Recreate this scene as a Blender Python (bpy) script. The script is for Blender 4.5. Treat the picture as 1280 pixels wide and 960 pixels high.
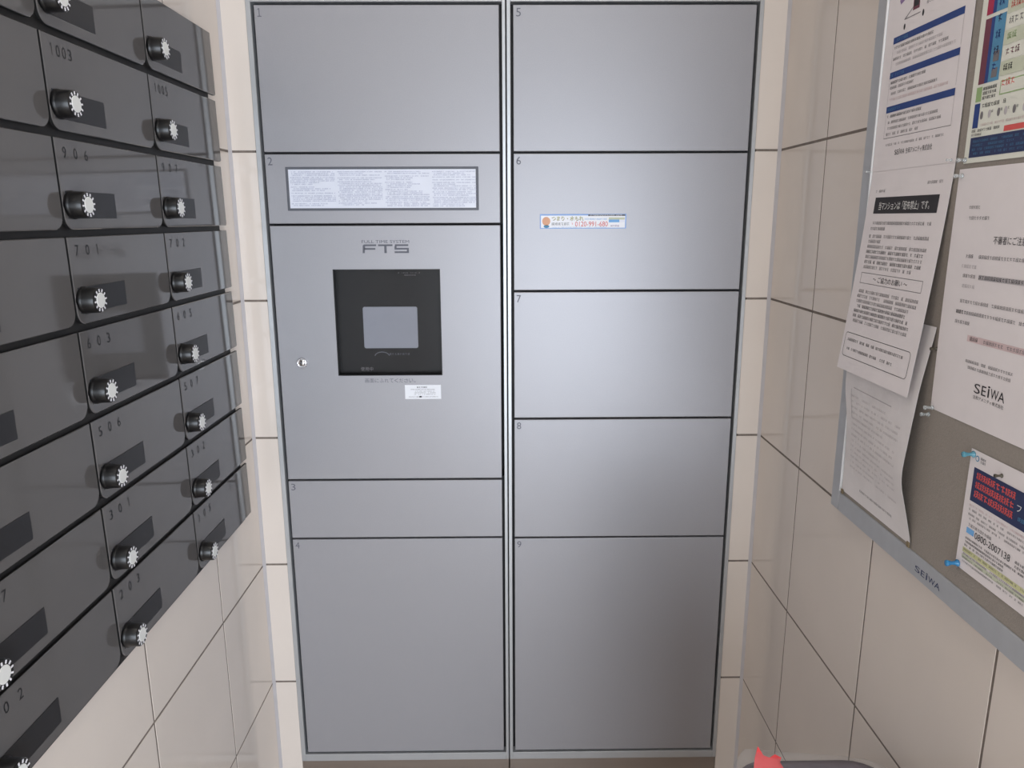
import bpy, bmesh, math, random
from mathutils import Matrix, Vector

for o in list(bpy.data.objects):
    bpy.data.objects.remove(o)
SC = bpy.context.scene
COL = SC.collection
random.seed(7)
PI = math.pi

# ------------------------------------------------------------------ camera
CAM = Vector((-0.00553, -1.57659, 1.39386))
RX, RY, RZ, FPX = 0.2203, -0.0096, -0.0036, 927.27


def cam_axes():
    base = Matrix(((1, 0, 0), (0, 0, -1), (0, 1, 0)))       # rows: right, down, forward
    cx, sx, cy, sy, cz, sz = (math.cos(RX), math.sin(RX), math.cos(RY), math.sin(RY), math.cos(RZ), math.sin(RZ))
    mx = Matrix(((1, 0, 0), (0, cx, -sx), (0, sx, cx)))
    my = Matrix(((cy, 0, sy), (0, 1, 0), (-sy, 0, cy)))
    mz = Matrix(((cz, -sz, 0), (sz, cz, 0), (0, 0, 1)))
    return mz @ mx @ my @ base


AX = cam_axes()
cd = bpy.data.cameras.new('camera')
cam = bpy.data.objects.new('camera', cd)
COL.objects.link(cam)
r, d, f = AX[0], AX[1], AX[2]
cam.matrix_world = Matrix(((r[0], -d[0], -f[0], CAM[0]), (r[1], -d[1], -f[1], CAM[1]), (r[2], -d[2], -f[2], CAM[2]), (0, 0, 0, 1)))
cd.sensor_width = 36.0
cd.lens = FPX / 1280 * 36
cd.clip_start = 0.02
SC.camera = cam

# ------------------------------------------------------------------ world, daylight, exposure
W = bpy.data.worlds.new('world')
SC.world = W
W.use_nodes = True
W.node_tree.nodes['Background'].inputs[0].default_value = (0.80, 0.88, 1.0, 1)
W.node_tree.nodes['Background'].inputs[1].default_value = 1.2


def area(name, loc, aim, sx, sy, power, col):
    l = bpy.data.lights.new(name, 'AREA')
    l.shape = 'RECTANGLE'
    l.size, l.size_y, l.energy, l.color = sx, sy, power, col
    o = bpy.data.objects.new(name, l)
    COL.objects.link(o)
    o.location = loc
    o.rotation_euler = (Vector(aim) - Vector(loc)).to_track_quat('-Z', 'Y').to_euler()
    return o


area('window_daylight', (1.00, -3.58, 0.95), (1.00, 0, 0.95), 2.3, 1.8, 93, (0.82, 0.90, 1.0))
VS = SC.view_settings
VS.view_transform = 'Standard'
VS.look = 'None'
VS.exposure = 0.0
VS.gamma = 1.0
VS.use_curve_mapping = False

# ------------------------------------------------------------------ materials
MATS = {}


def srgb(c):
    return tuple(((x / 255) / 12.92 if x / 255 <= 0.04045 else ((x / 255 + 0.055) / 1.055) ** 2.4) for x in c)


def mat(name, col, rough=0.5, metal=0.0, noise=0.0, nscale=40.0, bump=0.0, bscale=300.0, coat=0.0, ior=1.5, stretch=None, **kw):
    """Principled material with procedural colour variation (noise) and fine relief (bump); col in sRGB 0..255."""
    if name in MATS:
        return MATS[name]
    m = bpy.data.materials.new(name)
    m.use_nodes = True
    nt = m.node_tree
    b = nt.nodes['Principled BSDF']
    c = srgb(col)
    b.inputs['Base Color'].default_value = (*c, 1)
    b.inputs['Roughness'].default_value = rough
    b.inputs['Metallic'].default_value = metal
    b.inputs['IOR'].default_value = ior
    if coat:
        b.inputs['Coat Weight'].default_value = coat
        b.inputs['Coat Roughness'].default_value = 0.05
    for k, v in kw.items():
        b.inputs[k].default_value = v
    tc = nt.nodes.new('ShaderNodeTexCoord')
    src = tc.outputs['Object']
    if stretch:
        mp = nt.nodes.new('ShaderNodeMapping')
        mp.inputs['Scale'].default_value = stretch
        nt.links.new(src, mp.inputs[0])
        src = mp.outputs[0]
    if noise:
        n = nt.nodes.new('ShaderNodeTexNoise')
        n.inputs['Scale'].default_value = nscale
        n.inputs['Detail'].default_value = 3
        nt.links.new(src, n.inputs['Vector'])
        rp = nt.nodes.new('ShaderNodeValToRGB')
        rp.color_ramp.elements[0].position = 0.3
        rp.color_ramp.elements[1].position = 0.7
        rp.color_ramp.elements[0].color = (*[x * (1 - noise) for x in c], 1)
        rp.color_ramp.elements[1].color = (*[min(1, x * (1 + noise)) for x in c], 1)
        nt.links.new(n.outputs['Fac'], rp.inputs[0])
        nt.links.new(rp.outputs[0], b.inputs['Base Color'])
    if bump:
        n = nt.nodes.new('ShaderNodeTexNoise')
        n.inputs['Scale'].default_value = bscale
        n.inputs['Detail'].default_value = 2
        nt.links.new(src, n.inputs['Vector'])
        bp = nt.nodes.new('ShaderNodeBump')
        bp.inputs['Strength'].default_value = bump
        bp.inputs['Distance'].default_value = 0.001
        nt.links.new(n.outputs['Fac'], bp.inputs['Height'])
        nt.links.new(bp.outputs[0], b.inputs['Normal'])
    MATS[name] = m
    return m


M_TILE = mat('glazed_tile', (223, 212, 202), 0.10, noise=0.02, nscale=6, bump=0.03, bscale=9)
M_GROUT = mat('grout', (122, 112, 104), 0.9, noise=0.15, nscale=90, bump=0.4)
M_CAULK = mat('caulk', (196, 192, 194), 0.5, noise=0.03)
M_CEIL = mat('ceiling_paint', (205, 202, 197), 0.8, noise=0.02, bump=0.1)
M_PLASTER = mat('wall_plaster', (240, 238, 234), 0.8, noise=0.02, bump=0.1)
M_FLOOR = mat('floor_stone', (212, 202, 193), 0.35, noise=0.12, nscale=14, bump=0.05)
M_SILVER = mat('silver_paint', (162, 161, 165), 0.39, metal=0.34, noise=0.025, nscale=500, bump=0.05, bscale=900)
M_ALU = mat('frame_aluminium', (188, 190, 192), 0.35, metal=0.5, noise=0.015, nscale=30)
M_PLINTH = mat('stainless_plinth', (170, 160, 152), 0.3, metal=0.9, noise=0.05, nscale=40, stretch=(0.1, 1, 1))
M_SEAM = mat('seam_black', (24, 23, 27), 0.6, noise=0.1)
M_BLACKPLASTIC = mat('housing_black', (26, 25, 25), 0.45, noise=0.1)
M_GLASSBLACK = mat('panel_glass_black', (26, 25, 26), 0.25, noise=0.05, **{'Specular IOR Level': 0.3})
M_SCREEN = mat('touch_screen', (136, 138, 148), 0.28, noise=0.04, nscale=12)
M_CHROME = mat('lock_chrome', (225, 225, 228), 0.12, metal=1.0, noise=0.02)
M_GREYPRINT = mat('grey_print', (98, 99, 108), 0.6, noise=0.05)
M_GREYLINE = mat('sign_border', (92, 94, 102), 0.5, noise=0.05)
M_SIGN = mat('sign_sheet', (226, 229, 240), 0.35, noise=0.02)
M_SIGNINK = mat('sign_ink', (150, 154, 184), 0.6, noise=0.05)
M_MBOX = mat('mailbox_black_gloss', (94, 91, 90), 0.07, noise=0.04, nscale=8, bump=0.015, bscale=5)
M_MBODY = mat('mailbox_body', (20, 19, 19), 0.6, noise=0.1)
M_MPLATE = mat('mailbox_plate', (34, 34, 37), 0.45, noise=0.06)
M_MNUM = mat('mailbox_number_print', (26, 26, 30), 0.6, noise=0.05)
M_KNOB = mat('dial_black', (13, 12, 13), 0.30, noise=0.05)
M_DIALFACE = mat('dial_face_silver', (232, 232, 228), 0.4, metal=0.1, noise=0.03)
M_DIALMARK = mat('dial_mark_white', (235, 232, 235), 0.5, noise=0.03)
M_BOARD = mat('board_felt', (150, 142, 134), 0.95, noise=0.05, nscale=350, bump=0.5, bscale=700)
M_BFRAME = mat('board_frame_aluminium', (178, 180, 184), 0.4, metal=0.2, noise=0.03, nscale=50)
M_BGLINT = mat('board_trim_bright', (245, 246, 246), 0.3, metal=0.2, noise=0.02)  # near-white colour of the painted highlight on the board frame
M_PAPER = mat('paper', (230, 223, 223), 0.85, noise=0.015, nscale=30)
M_PAPER2 = mat('paper_flyer', (228, 228, 216), 0.6, noise=0.015, nscale=30)
M_PAPER3 = mat('paper_back', (226, 221, 220), 0.85, noise=0.03, nscale=25)
M_INK = mat('ink_black', (48, 46, 50), 0.8, noise=0.05)
M_INKG = mat('ink_grey', (120, 116, 118), 0.8, noise=0.05)
M_INKF = mat('ink_faint', (188, 182, 184), 0.8, noise=0.03)
M_INKW = mat('ink_white', (232, 232, 228), 0.8, noise=0.02)
M_BLUE = mat('ink_blue', (40, 66, 128), 0.7, noise=0.06)
M_NAVY = mat('ink_navy', (44, 54, 92), 0.7, noise=0.06)
M_TEAL = mat('ink_teal', (84, 142, 178), 0.7, noise=0.08)
M_RED = mat('ink_red', (216, 92, 88), 0.7, noise=0.06)
M_CRIM = mat('ink_crimson', (168, 44, 78), 0.7, noise=0.06)
M_MAROON = mat('ink_maroon', (112, 58, 74), 0.7, noise=0.06)
M_GREEN = mat('ink_green', (150, 178, 122), 0.7, noise=0.06)
M_YEL = mat('ink_yellow', (208, 208, 158), 0.7, noise=0.06)
M_PALEG = mat('ink_pale_green', (202, 206, 184), 0.7, noise=0.05)
M_PINK = mat('ink_pink', (214, 190, 190), 0.7, noise=0.05)
M_PURPLE = mat('ink_purple', (142, 116, 160), 0.7, noise=0.05)
M_LBLUE = mat('ink_light_blue', (120, 178, 232), 0.6, noise=0.05)
M_PEACH = mat('ink_peach', (226, 172, 140), 0.6, noise=0.05)
M_SKYBORDER = mat('sticker_border', (126, 164, 222), 0.4, noise=0.04)
M_WHITE = mat('sticker_white', (240, 241, 246), 0.4, noise=0.015)
M_CLEAR = mat('pin_clear', (232, 236, 236), 0.08, noise=0.01, **{'Transmission Weight': 0.75})
M_PINTEAL = mat('pin_teal', (120, 190, 210), 0.12, noise=0.02, **{'Transmission Weight': 0.5})
M_PINBLUE = mat('pin_blue', (60, 142, 196), 0.15, noise=0.02, **{'Transmission Weight': 0.2})
M_PINDARK = mat('pin_dark', (84, 78, 66), 0.3, metal=0.4, noise=0.05)
M_CLIP = mat('clip_brown', (128, 112, 84), 0.5, noise=0.1)
M_BIN = mat('bin_mauve', (66, 48, 58), 0.6, noise=0.06)
M_BAGRED = mat('bag_red_print', (222, 50, 52), 0.45, noise=0.08)
M_LAMP = mat('lamp_white', (240, 240, 236), 0.5, noise=0.01)


def bag_material():
    m = bpy.data.materials.new('bag_film')
    m.use_nodes = True
    nt = m.node_tree
    b = nt.nodes['Principled BSDF']
    b.inputs['Base Color'].default_value = (0.80, 0.80, 0.80, 1)
    b.inputs['Roughness'].default_value = 0.22
    b.inputs['Alpha'].default_value = 0.12
    n = nt.nodes.new('ShaderNodeTexNoise')
    n.inputs['Scale'].default_value = 45
    bp = nt.nodes.new('ShaderNodeBump')
    bp.inputs['Strength'].default_value = 0.6
    bp.inputs['Distance'].default_value = 0.004
    nt.links.new(n.outputs['Fac'], bp.inputs['Height'])
    nt.links.new(bp.outputs[0], b.inputs['Normal'])
    return m


M_BAG = bag_material()


def lamp_material():
    m = bpy.data.materials.new('lamp_diffuser')
    m.use_nodes = True
    nt = m.node_tree
    b = nt.nodes['Principled BSDF']
    b.inputs['Emission Color'].default_value = (1.0, 0.93, 0.84, 1)
    b.inputs['Emission Strength'].default_value = 8.0
    return m


M_DIFF = lamp_material()

# ------------------------------------------------------------------ mesh helpers


def finish(name, bm, m, parent=None, smooth=False):
    me = bpy.data.meshes.new(name)
    bmesh.ops.recalc_face_normals(bm, faces=bm.faces)
    bm.to_mesh(me)
    bm.free()
    for x in (m if isinstance(m, (list, tuple)) else [m]):
        me.materials.append(x)
    if smooth:
        for p in me.polygons:
            p.use_smooth = True
    return link(name, me, parent)


def link(name, me, parent=None):
    o = bpy.data.objects.new(name, me)
    COL.objects.link(o)
    if parent is not None:
        o.parent = parent
    return o


def box(bm, x0, x1, y0, y1, z0, z1, bev=0.0, seg=1):
    vs = [bm.verts.new(c) for c in ((x0, y0, z0), (x1, y0, z0), (x1, y1, z0), (x0, y1, z0), (x0, y0, z1), (x1, y0, z1), (x1, y1, z1), (x0, y1, z1))]
    fs = [bm.faces.new([vs[i] for i in q]) for q in ((0, 3, 2, 1), (4, 5, 6, 7), (0, 1, 5, 4), (1, 2, 6, 5), (2, 3, 7, 6), (3, 0, 4, 7))]
    if bev:
        es = list({e for f in fs for e in f.edges})
        bmesh.ops.bevel(bm, geom=es, offset=bev, segments=seg, affect='EDGES', profile=0.5)
    return bm


def box_obj(name, dims, m, parent=None, bev=0.0, seg=1):
    bm = bmesh.new()
    box(bm, *dims, bev=bev, seg=seg)
    return finish(name, bm, m, parent)


def lathe(bm, prof, axis='Z', n=24, origin=(0, 0, 0), mi=0):
    """prof: list of (radius, height) along axis; closed at both ends when radius is 0."""
    rings = []
    ox, oy, oz = origin

    def place(rad, h, a):
        c, s = rad * math.cos(a), rad * math.sin(a)
        if axis == 'Z':
            return (ox + c, oy + s, oz + h)
        if axis == 'X':
            return (ox + h, oy + c, oz + s)
        return (ox + c, oy + h, oz + s)
    for rad, h in prof:
        if rad < 1e-6:
            rings.append([bm.verts.new(place(0, h, 0))])
        else:
            rings.append([bm.verts.new(place(rad, h, 2 * PI * i / n)) for i in range(n)])
    for a, b in zip(rings, rings[1:]):
        for i in range(n):
            j = (i + 1) % n
            if len(a) == 1 and len(b) == 1:
                continue
            if len(a) == 1:
                fc = bm.faces.new((a[0], b[i], b[j]))
            elif len(b) == 1:
                fc = bm.faces.new((a[i], b[0], a[j]))
            else:
                fc = bm.faces.new((a[i], b[i], b[j], a[j]))
            fc.material_index = mi
    return bm


def thing(name, label, cat, loc=(0, 0, 0), group=None):
    o = bpy.data.objects.new(name, None)
    COL.objects.link(o)
    o.location = loc
    o.empty_display_size = 0.05
    return tag(o, label, cat, group)


def tag(o, label, cat, group=None):
    o['label'], o['category'] = label, cat
    if group:
        o['group'] = group
    return o


def struct(o):
    o['kind'] = 'structure'
    return o


# ---- lettering: font curves turned into flat meshes, cached
_tc = {}


def text_mesh(s):
    if s in _tc:
        return _tc[s]
    cu = bpy.data.curves.new('lettering', 'FONT')
    cu.body = s
    cu.size = 1.0
    cu.resolution_u = 3
    ob = bpy.data.objects.new('lettering', cu)
    COL.objects.link(ob)
    bpy.context.view_layer.update()
    dg = bpy.context.evaluated_depsgraph_get()
    me = ob.evaluated_get(dg).to_mesh()
    vs = [(v.co.x, v.co.y) for v in me.vertices]
    fs = [tuple(p.vertices) for p in me.polygons]
    bpy.data.objects.remove(ob)
    bpy.data.curves.remove(cu)
    if not vs:
        vs, fs = [(0, 0), (1, 0), (1, 1)], [(0, 1, 2)]
    x0, x1 = min(v[0] for v in vs), max(v[0] for v in vs)
    y0, y1 = min(v[1] for v in vs), max(v[1] for v in vs)
    vs = [((x - x0) / (x1 - x0 or 1), (y - y0) / (y1 - y0 or 1)) for x, y in vs]
    _tc[s] = (vs, fs, (x1 - x0) / (y1 - y0 or 1))
    return _tc[s]


class Print:
    """Flat print laid out in millimetres (u right, v down) and mapped on a sheet by fn(u, v, lift)."""

    def __init__(self):
        self.v, self.f, self.mats = [], [], []

    def mi(self, m):
        if m not in self.mats:
            self.mats.append(m)
        return self.mats.index(m)

    def poly(self, pts, m, lift=0.3):
        b = len(self.v)
        self.v += [(u, v, lift) for u, v in pts]
        self.f.append((tuple(range(b, b + len(pts))), self.mi(m)))

    def rect(self, u0, v0, u1, v1, m, lift=0.3, step=8.0):
        n = max(1, int(math.ceil(abs(v1 - v0) / step)))
        for i in range(n):
            a, c = v0 + (v1 - v0) * i / n, v0 + (v1 - v0) * (i + 1) / n
            self.poly([(u0, a), (u1, a), (u1, c), (u0, c)], m, lift)

    def frame(self, u0, v0, u1, v1, w, m, lift=0.3):
        self.rect(u0, v0, u1, v0 + w, m, lift)
        self.rect(u0, v1 - w, u1, v1, m, lift)
        self.rect(u0, v0 + w, u0 + w, v1 - w, m, lift)
        self.rect(u1 - w, v0 + w, u1, v1 - w, m, lift)

    def round_frame(self, u0, v0, u1, v1, rad, w, m, lift=0.3):
        out, inn = [], []
        for cx, cy, a0 in ((u1 - rad, v0 + rad, -90), (u1 - rad, v1 - rad, 0), (u0 + rad, v1 - rad, 90), (u0 + rad, v0 + rad, 180)):
            for k in range(6):
                a = math.radians(a0 + 18 * k)
                out.append((cx + rad * math.cos(a), cy + rad * math.sin(a)))
                inn.append((cx + (rad - w) * math.cos(a), cy + (rad - w) * math.sin(a)))
        n = len(out)
        for i in range(n):
            j = (i + 1) % n
            self.poly([out[i], out[j], inn[j], inn[i]], m, lift)

    def disc(self, u, v, ru, rv, m, lift=0.3, n=20):
        self.poly([(u + ru * math.cos(2 * PI * i / n), v + rv * math.sin(2 * PI * i / n)) for i in range(n)], m, lift)

    def text(self, s, u0, v0, u1, v1, m, lift=0.5, skew=0.0):
        """fit the lettering in the box u0..u1 x v0..v1"""
        vs, fs, _ = text_mesh(s)
        b = len(self.v)
        for x, y in vs:
            self.v.append((u0 + (u1 - u0) * x + skew * (y - 0.5) * (v1 - v0), v1 + (v0 - v1) * y, lift))
        k = self.mi(m)
        for q in fs:
            self.f.append((tuple(b + i for i in q), k))

    def one(self, u0, v0, h, m, t, foot, lift=0.25):
        """figure 1 drawn as stem, flag and, where it has one, a foot"""
        self.rect(u0, v0, u0 + t, v0 + h, m, lift, 99)
        self.poly([(u0, v0), (u0, v0 + t * 1.1), (u0 - h * 0.17, v0 + h * 0.22), (u0 - h * 0.17, v0 + h * 0.15)], m, lift)
        if foot:
            self.rect(u0 - h * 0.2, v0 + h - t, u0 + t + h * 0.2, v0 + h, m, lift + 0.02, 99)

    def stroke(self, x0, y0, x1, y1, t, m, lift):
        dx, dy = x1 - x0, y1 - y0
        ln = math.hypot(dx, dy) or 1
        nx, ny = -dy / ln * t / 2, dx / ln * t / 2
        self.poly([(x0 + nx, y0 + ny), (x1 + nx, y1 + ny), (x1 - nx, y1 - ny), (x0 - nx, y0 - ny)], m, lift)

    def mark(self, u, v, w, h, t, m, lift):
        """a dense little knot of strokes: a narrow side and a wide side, or a simple curve"""
        ru = random.uniform
        t *= 0.8
        if random.random() < 0.35:          # simple, open character
            self.stroke(u + w * 0.1, v + h * ru(0.15, 0.35), u + w * 0.9, v + h * ru(0.15, 0.35), t, m, lift)
            self.stroke(u + w * ru(0.4, 0.6), v + h * 0.05, u + w * ru(0.2, 0.6), v + h * 0.95, t, m, lift)
            self.stroke(u + w * ru(0.2, 0.5), v + h * ru(0.5, 0.7), u + w * 0.9, v + h * ru(0.7, 0.95), t, m, lift)
            return
        sp = ru(0.32, 0.45)
        a, b = u + w * 0.03, u + w * sp
        x = (a + b) / 2
        self.stroke(x, v + h * 0.04, x, v + h * 0.96, t, m, lift)
        self.stroke(a, v + h * 0.3, b, v + h * ru(0.25, 0.35), t, m, lift)
        self.stroke(a, v + h * ru(0.7, 0.85), b, v + h * ru(0.5, 0.7), t, m, lift)
        a, b = u + w * (sp + 0.08), u + w * 0.98
        for k in range(random.choice((2, 3))):
            y = v + h * (0.1 + 0.33 * k + ru(-0.04, 0.04))
            self.stroke(a, y, b, y, t, m, lift)
        x = a + (b - a) * ru(0.3, 0.7)
        self.stroke(x, v + h * 0.05, x, v + h * ru(0.6, 0.9), t, m, lift)
        self.stroke(x, v + h * 0.55, a, v + h * 0.97, t, m, lift)
        self.stroke(x, v + h * 0.55, b, v + h * 0.97, t, m, lift)

    def glyphs(self, u0, v, u1, h, m, lift=0.4, gap=0.12, bold=0.13, spaces=0.08):
        """a line too small to read: little stroke marks, one cell per character"""
        w = h * 0.95
        u = u0
        while u + w <= u1 + 1e-6:
            if random.random() > spaces:
                self.mark(u, v, w, h, h * bold, m, lift)
            u += w * (1 + gap)

    def build(self, name, fn, parent):
        me = bpy.data.meshes.new(name)
        me.from_pydata([fn(*q) for q in self.v], [], [q for q, _ in self.f])
        for m in self.mats:
            me.materials.append(m)
        for p, (_, k) in zip(me.polygons, self.f):
            p.material_index = k
        return link(name, me, parent)


# ------------------------------------------------------------------ the room
XL, XR = -0.5612, 0.5587
ZC = 2.45
TZ0, TP = 1.5269, 0.3025
JW = 0.0046                       # joint width
wl = struct(box_obj('wall_left', (XL - 0.13, XL - 0.0007, -3.6, 0.14, 0, ZC), M_GROUT))
wr = struct(box_obj('wall_right', (XR + 0.0007, XR + 0.13, -1.42, 0.14, 0, ZC), M_GROUT))
bm = bmesh.new()
box(bm, XL - 0.0007, -0.5095, 0.0007, 0.36, 0, ZC)
box(bm, 0.5095, XR + 0.0007, 0.0007, 0.36, 0, ZC)
box(bm, -0.5095, 0.5095, 0.0007, 0.36, 1.826, ZC)
box(bm, -0.5095, 0.5095, 0.302, 0.36, 0, 1.826)
wb = struct(finish('wall_back', bm, M_GROUT))
struct(box_obj('wall_lobby', (XR + 0.1301, 2.6, -1.42, -1.30, 0, ZC), M_PLASTER))
struct(box_obj('wall_side', (2.6, 2.72, -3.72, -1.30, 0, ZC), M_PLASTER))
bm = bmesh.new()
box(bm, XL - 0.13, -0.15, -3.74, -3.62, 0, ZC)
box(bm, 2.35, 2.6, -3.74, -3.62, 0, ZC)
box(bm, -0.15, 2.35, -3.74, -3.62, 2.3, ZC)
box(bm, -0.15, 2.35, -3.74, -3.62, 0, 0.04)
struct(finish('wall_front', bm, M_PLASTER))
bm = bmesh.new()
for a in (-0.15, 1.07, 2.29):
    box(bm, a, a + 0.06, -3.70, -3.66, 0.04, 2.3)
box(bm, -0.09, 1.07, -3.70, -3.66, 2.24, 2.3)
box(bm, -0.09, 1.07, -3.70, -3.66, 0.04, 0.10)
box(bm, 1.13, 2.29, -3.70, -3.66, 2.24, 2.3)
box(bm, 1.13, 2.29, -3.70, -3.66, 0.04, 0.10)
struct(finish('window_1', bm, M_ALU))
struct(box_obj('floor', (XL - 0.13, 2.72, -3.74, 0.6, -0.1, 0.0), M_FLOOR))
struct(box_obj('ceiling', (XL - 0.13, 2.72, -3.74, 0.6, ZC, ZC + 0.1), M_CEIL))

# tiles, one object each, alike tiles share a mesh
_tile = {}


def tile(wall, plane, a0, a1, z0, z1):
    """plane 'L','R' (a = y) or 'B' (a = x)"""
    w, h = round(a1 - a0 - JW, 4), round(z1 - z0 - JW, 4)
    if w < 0.01 or h < 0.01:
        return
    key = (plane, w, h)
    if key not in _tile:
        bm = bmesh.new()
        if plane == 'B':
            box(bm, 0, w, 0, 0.0075, 0, h, bev=0.0003)
        elif plane == 'L':
            box(bm, -0.0075, 0, 0, w, 0, h, bev=0.0003)
        else:
            box(bm, 0, 0.0075, 0, w, 0, h, bev=0.0003)
        me = bpy.data.meshes.new('tile')
        bmesh.ops.recalc_face_normals(bm, faces=bm.faces)
        bm.to_mesh(me)
        bm.free()
        me.materials.append(M_TILE)
        _tile[key] = me
    o = link('tile', _tile[key], wall)
    if plane == 'B':
        o.location = (a0 + JW / 2, 0, z0 + JW / 2)
    else:
        o.location = (XL if plane == 'L' else XR, a0 + JW / 2, z0 + JW / 2)


zj = [0.0 - JW / 2] + [TZ0 + TP * k for k in range(-4, 3)] + [ZC]
for z0, z1 in zip(zj, zj[1:]):
    tile(wb, 'B', XL - JW / 2 + 0.0005, -0.5095 + JW / 2 + 0.0022, z0, z1)
    tile(wb, 'B', 0.5095 - JW / 2 - 0.0022, XR + JW / 2 - 0.0005, z0, z1)
    if z1 > 1.86:
        xx = [-0.5095, -0.2555, 0.0, 0.2555, 0.5095]
        for a, b in zip(xx, xx[1:]):
            tile(wb, 'B', a, b, max(z0, 1.826), z1)
    yl = [JW / 2] + [-0.2517 - 0.2945 * k for k in range(11)]
    for b, a in zip(yl, yl[1:]):
        tile(wl, 'L', a, b, z0, z1)
    yr = [JW / 2] + [-0.2251 - 0.296 * k for k in range(4)] + [-1.42]
    for b, a in zip(yr, yr[1:]):
        tile(wr, 'R', a, b, z0, z1)

# caulk beads in the two corners
for i, (sx, x) in enumerate(((1, XL), (-1, XR))):
    bm = bmesh.new()
    pts = [(x, 0), (x, -0.0085), (x + sx * 0.0022, -0.0050), (x + sx * 0.0035, -0.0025), (x + sx * 0.005, 0)]
    lo = [bm.verts.new((px, py, 0)) for px, py in pts]
    hi = [bm.verts.new((px, py, ZC)) for px, py in pts]
    for k in range(len(pts)):
        j = (k + 1) % len(pts)
        bm.faces.new((lo[k], lo[j], hi[j], hi[k]))
    bm.faces.new(lo)
    bm.faces.new(hi)
    struct(finish('trim_%d' % (i + 1), bm, M_CAULK))

# ------------------------------------------------------------------ ceiling lamp
lx, ly = 0.05, -1.05
t = thing('ceiling_lamp', 'round white recessed lamp in the ceiling above the mailboxes', 'lamp', (lx, ly, ZC))
bm = bmesh.new()
lathe(bm, [(0.055, -0.001), (0.075, -0.001), (0.078, -0.006), (0.072, -0.012), (0.056, -0.010), (0.055, -0.001)], n=32)
finish('lamp_ring', bm, M_LAMP, t, True)
bm = bmesh.new()
lathe(bm, [(0, -0.006), (0.054, -0.006), (0.054, -0.001), (0, -0.001)], n=32)
finish('diffuser', bm, M_DIFF, t)
ll = bpy.data.lights.new('lamp_light', 'AREA')
ll.shape, ll.size, ll.energy, ll.color = 'DISK', 0.10, 2.0, (1.0, 0.93, 0.85)
lo = bpy.data.objects.new('lamp_light', ll)
COL.objects.link(lo)
lo.parent = t
lo.location = (0, 0, -0.016)

# ------------------------------------------------------------------ parcel lockers
ZT, ZB, G = 1.8028, 0.1200, 0.0024       # seam centres, half the seam width
ROW_L = [ZT, 1.5238, 1.3816, 0.8230, 0.6824, ZB]
ROW_R = [ZT, 1.5238, 1.2421, 0.9621, 0.6807, ZB]
PITCH_BACK = 0.30


def wallmap(x0, z0, y=0.0):
    """print on the locker front: mm right of x0, mm below z0"""
    return lambda u, v, l: (x0 + u / 1000, y - l / 1000, z0 - v / 1000)


def cabinet(label, x0, x1, s0, s1, rows, numbers, control=None):
    t = thing('parcel_locker', label, 'locker', ((x0 + x1) / 2, 0, 0))
    off = Vector(((x0 + x1) / 2, 0, 0))

    def put(o):
        o.location = o.location - off
        return o
    # dark carcass behind the doors
    bm = bmesh.new()
    zc0, zc1 = rows[3] if control is not None else 0, rows[2] if control is not None else 0
    if control is None:
        box(bm, x0 + 0.002, x1 - 0.002, 0.0185, PITCH_BACK, 0.105, 1.815)
    else:
        box(bm, x0 + 0.002, x1 - 0.002, 0.0185, PITCH_BACK, 0.105, zc0)
        box(bm, x0 + 0.002, x1 - 0.002, 0.0185, PITCH_BACK, zc1, 1.815)
        box(bm, x0 + 0.002, x1 - 0.002, 0.06, PITCH_BACK, zc0, zc1)
    put(finish('body', bm, M_SEAM, t))
    bm = bmesh.new()
    box(bm, x0, s0 - 0.0027, -0.003, 0.05, 0.099, 1.822, bev=0.0008)
    box(bm, s1 + 0.0027, x1, -0.003, 0.05, 0.099, 1.822, bev=0.0008)
    box(bm, s0 - 0.0027, s1 + 0.0027, -0.003, 0.05, ZT + 0.0027, 1.822, bev=0.0008)
    box(bm, s0 - 0.0027, s1 + 0.0027, -0.003, 0.05, 0.099, ZB - 0.0020, bev=0.0008)
    put(finish('frame', bm, M_ALU, t))
    put(box_obj('plinth', (x0, x1, 0.004, 0.28, 0.0, 0.0985), M_PLINTH, t, bev=0.001))
    for i, (za, zb) in enumerate(zip(rows, rows[1:])):
        dx0, dx1, dz0, dz1 = s0 + 0.0027, s1 - 0.0027, zb + G * 0.9, za - G * 0.9
        if i == control:
            bm = bmesh.new()
            hx0, hx1, hz0, hz1 = -0.3665, -0.141, 1.061, 1.2895
            vo = [(dx0, dz0), (dx1, dz0), (dx1, dz1), (dx0, dz1)]
            vi = [(hx0, hz0), (hx1, hz0), (hx1, hz1), (hx0, hz1)]
            b_ = 0.0012
            vob = [(dx0 + b_, dz0 + b_), (dx1 - b_, dz0 + b_), (dx1 - b_, dz1 - b_), (dx0 + b_, dz1 - b_)]

            def ring(pts, y):
                return [bm.verts.new((a, y, c)) for a, c in pts]
            r0, r1, r2, r3 = ring(vo, 0.018), ring(vo, b_), ring(vob, 0.0), ring(vi, 0.0)
            r4 = ring(vi, 0.018)
            seq = [r0, r1, r2, r3, r4, r0]
            for A, B in zip(seq, seq[1:]):
                for k in range(4):
                    j = (k + 1) % 4
                    bm.faces.new((A[k], A[j], B[j], B[k]))
            dr = put(finish('control_door', bm, M_SILVER, t))
        else:
            dr = put(box_obj('door', (dx0, dx1, 0.0, 0.018, dz0, dz1), M_SILVER, t, bev=0.0012, seg=2))
        if numbers[i]:
            pr = Print()
            if numbers[i] == '1':
                pr.one(3.6, 0, 15.5, M_GREYPRINT, 1.7, True)
            else:
                pr.text(numbers[i], 0, 0, 9.5, 15.5, M_GREYPRINT, 0.25)
            pr.build('number', wallmap(dx0 + 0.0058, dz1 - 0.0060), dr)
    return t, put


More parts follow.
